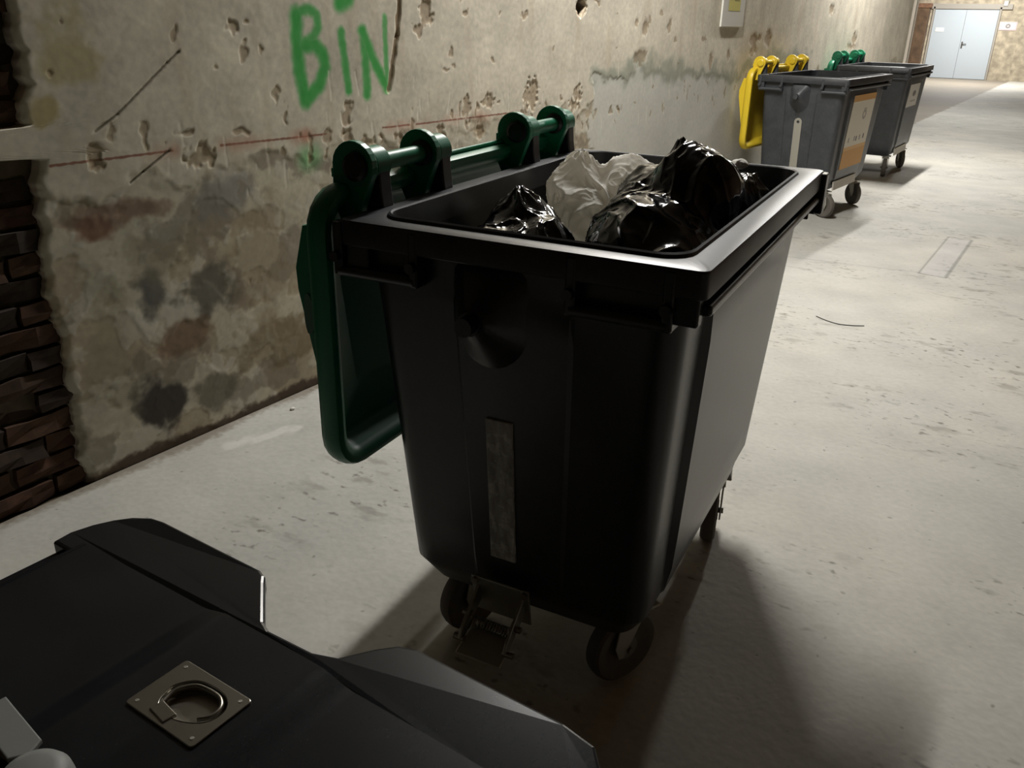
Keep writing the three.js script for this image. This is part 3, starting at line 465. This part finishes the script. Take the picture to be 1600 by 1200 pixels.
// ------------------------------------------------------------------ two-wheeled bin at the camera's side
{
  const X = 2.17, Z = -.03, t = thing('wheelie_bin', 'closed dark two-wheeled bin with a ring-pull plate on its lid, nearest the camera', 'wheelie bin', [X, 0, Z]);
  M.lidDark = new THREE.MeshStandardMaterial({ map: rep(plasticTex, 2.3), color: 0x8c9096, roughness: .25 });
  const R = (hw, hl, y, cz, r = .05) => ring(hw, hl, r, y, { cz });
  mesh('body', loft([R(.2, .23, .06, .02), R(.215, .245, .09, .02), R(.255, .315, .7, .0), R(.265, .325, .93, .0), R(.285, .345, .935, .0), R(.285, .345, .975, .0), R(.255, .315, .975, .0), R(.25, .31, .9, .0), R(.2, .23, .1, .02)], { capA: true, capB: true }), M.black, t);
  // lid: low dome with a raised centre panel, drawn over a grid
  const nx = 180, nz = 140, pos = [], idx = []; const hw = .2945, z0 = -.322, z1 = .33;
  const lidY = (u, v) => 1.041 + .006 * (1 - (u / hw) ** 2) - .012 * sstep(.03, 0, Math.min(hw - Math.abs(u), v - z0 + .2, z1 - v)) + .007 * sstep(.09, .052, Math.abs(u));
  for (let j = 0; j <= nz; j++) for (let i = 0; i <= nx; i++) {
    const u = -hw + 2 * hw * i / nx, v = z0 + (z1 - z0) * j / nz;
    const y = lidY(u, v);
    pos.push(u, y, v);
  }
  for (let j = 0; j < nz; j++) for (let i = 0; i < nx; i++) { const a = j * (nx + 1) + i, b = a + 1, c = a + nx + 1, d = c + 1; const mu = (pos[3 * a] + pos[3 * d]) / 2, mv = (pos[3 * a + 2] + pos[3 * d + 2]) / 2; if (Math.abs(mu - .003) < .031 && Math.abs(mv + .24) < .0215) continue; idx.push(a, c, b, b, c, d); }
  const g = new THREE.BufferGeometry(); g.setAttribute('position', new THREE.Float32BufferAttribute(pos, 3)); g.setIndex(idx); g.computeVertexNormals();
  const skirt = loft([R(hw, .326, 1.024, .004, .03), R(hw + .002, .328, .975, .004, .03), R(hw - .004, .322, .972, .004, .03)], {});
  const lid = mesh('lid', [boxUV(g.toNonIndexed()), skirt], M.lidDark, t);
  // front lip: two down-sloping grips with a gap between them
  const outline = [[-.297, -.312], [-.299, -.328], [-.294, -.348], [-.285, -.364], [-.272, -.376], [-.252, -.384], [-.235, -.386], [-.092, -.386], [-.084, -.383], [-.077, -.376], [-.034, -.338], [-.02, -.332], [.03, -.334], [.052, -.342], [.070, -.368], [.082, -.381], [.096, -.386], [.235, -.386], [.262, -.382], [.285, -.355], [.298, -.328], [.297, -.312]];
  const sh = new THREE.Shape(outline.map(p => new THREE.Vector2(p[0], -p[1])));
  const lg = new THREE.ExtrudeGeometry(sh, { depth: .012, bevelEnabled: true, bevelThickness: .003, bevelSize: .003, bevelSegments: 2, curveSegments: 8 }); lg.rotateX(-Math.PI / 2); lg.translate(0, 1.012, 0);
  { const p = lg.attributes.position; for (let i = 0; i < p.count; i++) { const k = -(p.getZ(i) + .322); p.setY(i, p.getY(i) - Math.max(0, k) * .02 - .006 * sstep(.24, .3, Math.abs(p.getX(i))) + .0185); } lg.computeVertexNormals(); }
  mesh('lid_lip', boxUV(lg), M.lidDark, lid);
  // ring-pull plate: x -.034..040, z -.266...-.214 in bin coordinates
  const cx = .003, cz = -.24, py = 1.055, pw = .0745, ph = .0525, at = (u, v, y = 0) => V(cx - pw / 2 + u * pw, py + y, cz + ph / 2 - v * ph);
  const dpts = [[.26, .26], [.2, .55], [.3, .78], [.42, .86], [.74, .86], [.88, .72], [.9, .5], [.82, .32], [.58, .17], [.36, .18]];
  const ps = new THREE.Shape(); { const a = pw / 2, b = ph / 2, r = .003; ps.moveTo(-a + r, -b); ps.lineTo(a - r, -b); ps.quadraticCurveTo(a, -b, a, -b + r); ps.lineTo(a, b - r); ps.quadraticCurveTo(a, b, a - r, b); ps.lineTo(-a + r, b); ps.quadraticCurveTo(-a, b, -a, b - r); ps.lineTo(-a, -b + r); ps.quadraticCurveTo(-a, -b, -a + r, -b); }
  const hole = new THREE.Path(new THREE.CatmullRomCurve3(dpts.map(([u, v]) => V((u - .5) * pw, (v - .5) * ph, 0)), true).getPoints(60).map(p => new THREE.Vector2(p.x, p.y))); ps.holes.push(hole);
  const pg = new THREE.ExtrudeGeometry(ps, { depth: .0012, bevelEnabled: true, bevelThickness: .0006, bevelSize: .0006, bevelSegments: 2, curveSegments: 24 }); pg.rotateX(-Math.PI / 2); pg.translate(cx, py - .001, cz);
  const plate = mesh('pull_plate', boxUV(pg), M.steel, lid); plate.userData.label = 'steel plate with a recessed pull ring';
  const loop = (k, y) => new THREE.CatmullRomCurve3(dpts.map(([u, v]) => at(.55 + (u - .55) * k, .52 + (v - .52) * k, y)), true).getPoints(50).slice(0, 50);
  mesh('recess_dish', loft([loop(1, .0012), loop(.97, -.001), loop(.9, -.0045), loop(.75, -.0055), loop(.4, -.0055)], { capB: true, crease: 1.2 }), M.steel, plate);
  mesh('pull_ring', tube([[.3, .24], [.26, .52], [.36, .74], [.45, .79], [.71, .79], [.82, .67], [.83, .5], [.75, .36]].map(([u, v]) => at(u, v, -.0005)), .0019, 60, 10), M.steel, plate);
  mesh('hinge_tab', box(.020, .003, .011, at(.42, .17).x, py + .0005, at(.42, .17).z, .001, [0, -.15, 0]), M.steel, plate);
  for (const [u, v] of [[.08, .1], [.08, .9], [.92, .9], [.92, .1]]) { const q = at(u, v); mesh('rivet', rod(V(q.x, q.y, q.z), V(q.x, q.y + .0012, q.z), .0022, 12, .0014), M.zincDull, plate); }
  // grey lock body behind the plate
  M.lock = new THREE.MeshStandardMaterial({ color: 0x8e908c, roughness: .55 });
  const h1 = new THREE.Path(); h1.absarc(.012, 0, .0032, 0, 6.283, true); const h2 = new THREE.Path(); h2.absarc(-.014, 0, .0045, 0, 6.283, true);
  const bk = extrude([[-.034, -.010], [.024, -.010], [.03, 0], [.024, .010], [-.034, .010]], .004, .001, [h1, h2]); bk.rotateX(-Math.PI / 2); bk.rotateY(-.12); bk.translate(-.062, 1.066, -.147);
  const lk = mesh('lid_lock', bk, M.lock, lid); lk.userData.label = 'grey plastic lid lock with a round cap';
  mesh('lock_base', box(.03, .014, .014, -.06, 1.057, -.144, .003), M.lock, lk);
  { const q = new THREE.LatheGeometry([[0, .026], [.012, .0255], [.019, .023], [.0225, .018], [.024, .010], [.024, 0]].map(p => new THREE.Vector2(...p)), 36); q.translate(-.008, 1.052, -.134); mesh('round_cap', q, M.lock, lk); }
  for (const s of [-1, 1]) { const wg = new THREE.LatheGeometry([[.03, -.02], [.075, -.02], [.095, -.022], [.1, -.012], [.1, .012], [.095, .022], [.075, .02], [.03, .02], [.03, -.02]].map(p => new THREE.Vector2(...p)), 32); wg.rotateZ(Math.PI / 2); wg.translate(s * .245, .1, .27); mesh('wheel', toCreasedNormals(wg, .6), M.rubber, t); }
  mesh('axle', rod(V(-.25, .1, .27), V(.25, .1, .27), .011), M.zinc, t);
  mesh('push_handle', [rod(V(-.2, .98, .4), V(.2, .98, .4), .015), box(.03, .04, .1, -.2, .975, .36, .008), box(.03, .04, .1, .2, .975, .36, .008)], M.black, t);
}

// ------------------------------------------------------------------ notices, far door and small things
{
  const s = thing('wall_sign', 'white notice board with a yellow panel on the plaster wall', 'sign', [.012, 1.5, -7.14]);
  mesh('board', box(.016, .62, .5, 0, .31, 0, .006), new THREE.MeshStandardMaterial({ color: 0xd8d6cc, roughness: .5 }), s);
  const tx = canvasTex(256, 256, (c, w, h) => { c.fillStyle = '#cfc777'; c.fillRect(0, 0, w, h); c.fillStyle = '#57523a'; c.fillRect(20, 0, 60, 12); c.beginPath(); c.moveTo(24, 190); c.lineTo(50, 60); c.lineTo(80, 190); c.fill(); c.fillStyle = '#cfc777'; c.fillRect(44, 120, 12, 50); c.fillStyle = '#8d8750'; for (const y of [70, 100, 150, 180]) c.fillRect(120, y, 110, 16); });
  const g = new THREE.PlaneGeometry(.26, .3); g.rotateY(Math.PI / 2); g.translate(.0095, .27, .0); mesh('yellow_panel', g, new THREE.MeshStandardMaterial({ map: tx, roughness: .5 }), s);
}
{
  const d = new THREE.Group(); d.name = 'door_1'; structure(d); d.position.set(-1.64, 0, -33.19); scene.add(d);
  const dm = new THREE.MeshStandardMaterial({ color: 0xb4bcc2, roughness: .45 }), fm = new THREE.MeshStandardMaterial({ color: 0x9c968c, roughness: .6 });
  for (const s of [-1, 1]) mesh('door_leaf', box(.94, 2.1, .05, s * .473, 1.06, 0, .006), dm, d);
  mesh('door_frame', [box(.06, 2.2, .08, -.98, 1.1, 0, .006), box(.06, 2.2, .08, .98, 1.1, 0, .006), box(2.6, .16, .08, 0, 2.21, 0, .006)], fm, d);
  mesh('door_handle', [box(.05, .2, .02, .06, 1.05, .03, .006), rod(V(.06, 1.08, .06), V(.19, 1.08, .06), .011)], new THREE.MeshStandardMaterial({ color: 0x55534f, roughness: .5 }), d);
  mesh('door_sign', box(.26, .13, .006, -.7, 1.5, .029, .002), new THREE.MeshStandardMaterial({ color: 0xd8d9d8, roughness: .5 }), d);
}
{
  const s = thing('wall_sign', 'small white and red notice beside the far door', 'sign', [-.36, 1.52, -33.19]);
  const tx = canvasTex(256, 128, (c, w, h) => { c.fillStyle = '#e9dedd'; c.fillRect(0, 0, w, h); c.strokeStyle = '#d9a3a6'; c.lineWidth = 22; c.strokeRect(0, 0, w, h); c.fillStyle = '#8c8886'; c.beginPath(); c.arc(w / 2, h / 2, 40, 0, 7); c.fill(); c.fillStyle = '#c9bdbb'; c.beginPath(); c.arc(w / 2, h / 2, 16, 0, 7); c.fill(); });
  mesh('board', box(.5, .25, .01, 0, .125, 0, .003), new THREE.MeshStandardMaterial({ color: 0xe5dcda, roughness: .5 }), s);
  const g = new THREE.PlaneGeometry(.48, .23); g.translate(0, .125, .0065); mesh('print', g, new THREE.MeshStandardMaterial({ map: tx, roughness: .5 }), s);
}
{ const b = thing('wall_lamp', 'small pale bulkhead fitting above the far notice', 'wall lamp', [-.55, 2.2, -33.19]); mesh('fitting', [box(.16, .2, .06, 0, .1, .02, .02)], M.paleMetal, b); mesh('cover', box(.11, .13, .04, 0, .1, .06, .018), new THREE.MeshStandardMaterial({ color: 0xe8e8e4, roughness: .4 }), b); }
{ const b = thing('brick_pier', 'brownish pier standing left of the far door', 'pier', [-3.0, 0, -33.01]); mesh('shaft', box(.55, 2.15, .3, 0, 1.075, 0, .01), M.darkWall, b); mesh('capping', box(.62, .14, .34, 0, 2.22, 0, .01), new THREE.MeshStandardMaterial({ map: rep(plainTex, 1), color: 0xb08a78, roughness: .9 }), b); }
tag(mesh('wire', tube([V(1.571, .004, -4.775), V(1.64, .003, -4.735), V(1.71, .003, -4.714), V(1.78, .003, -4.735), V(1.835, .004, -4.767)], .0025, 40, 6), new THREE.MeshStandardMaterial({ color: 0x3b342b, roughness: .7 })), 'thin dark curved wire lying on the open floor', 'wire');
{ const g = new THREE.IcosahedronGeometry(.009, 1); const m = mesh('stone_chip', g, new THREE.MeshStandardMaterial({ color: 0xd6d2c8, roughness: .8 })); m.scale.set(1, .7, 1.3); m.position.set(.11, .005, -2.178); tag(m, 'tiny pale stone chip on the floor by the wall', 'stone'); }

renderer.render(scene, camera);
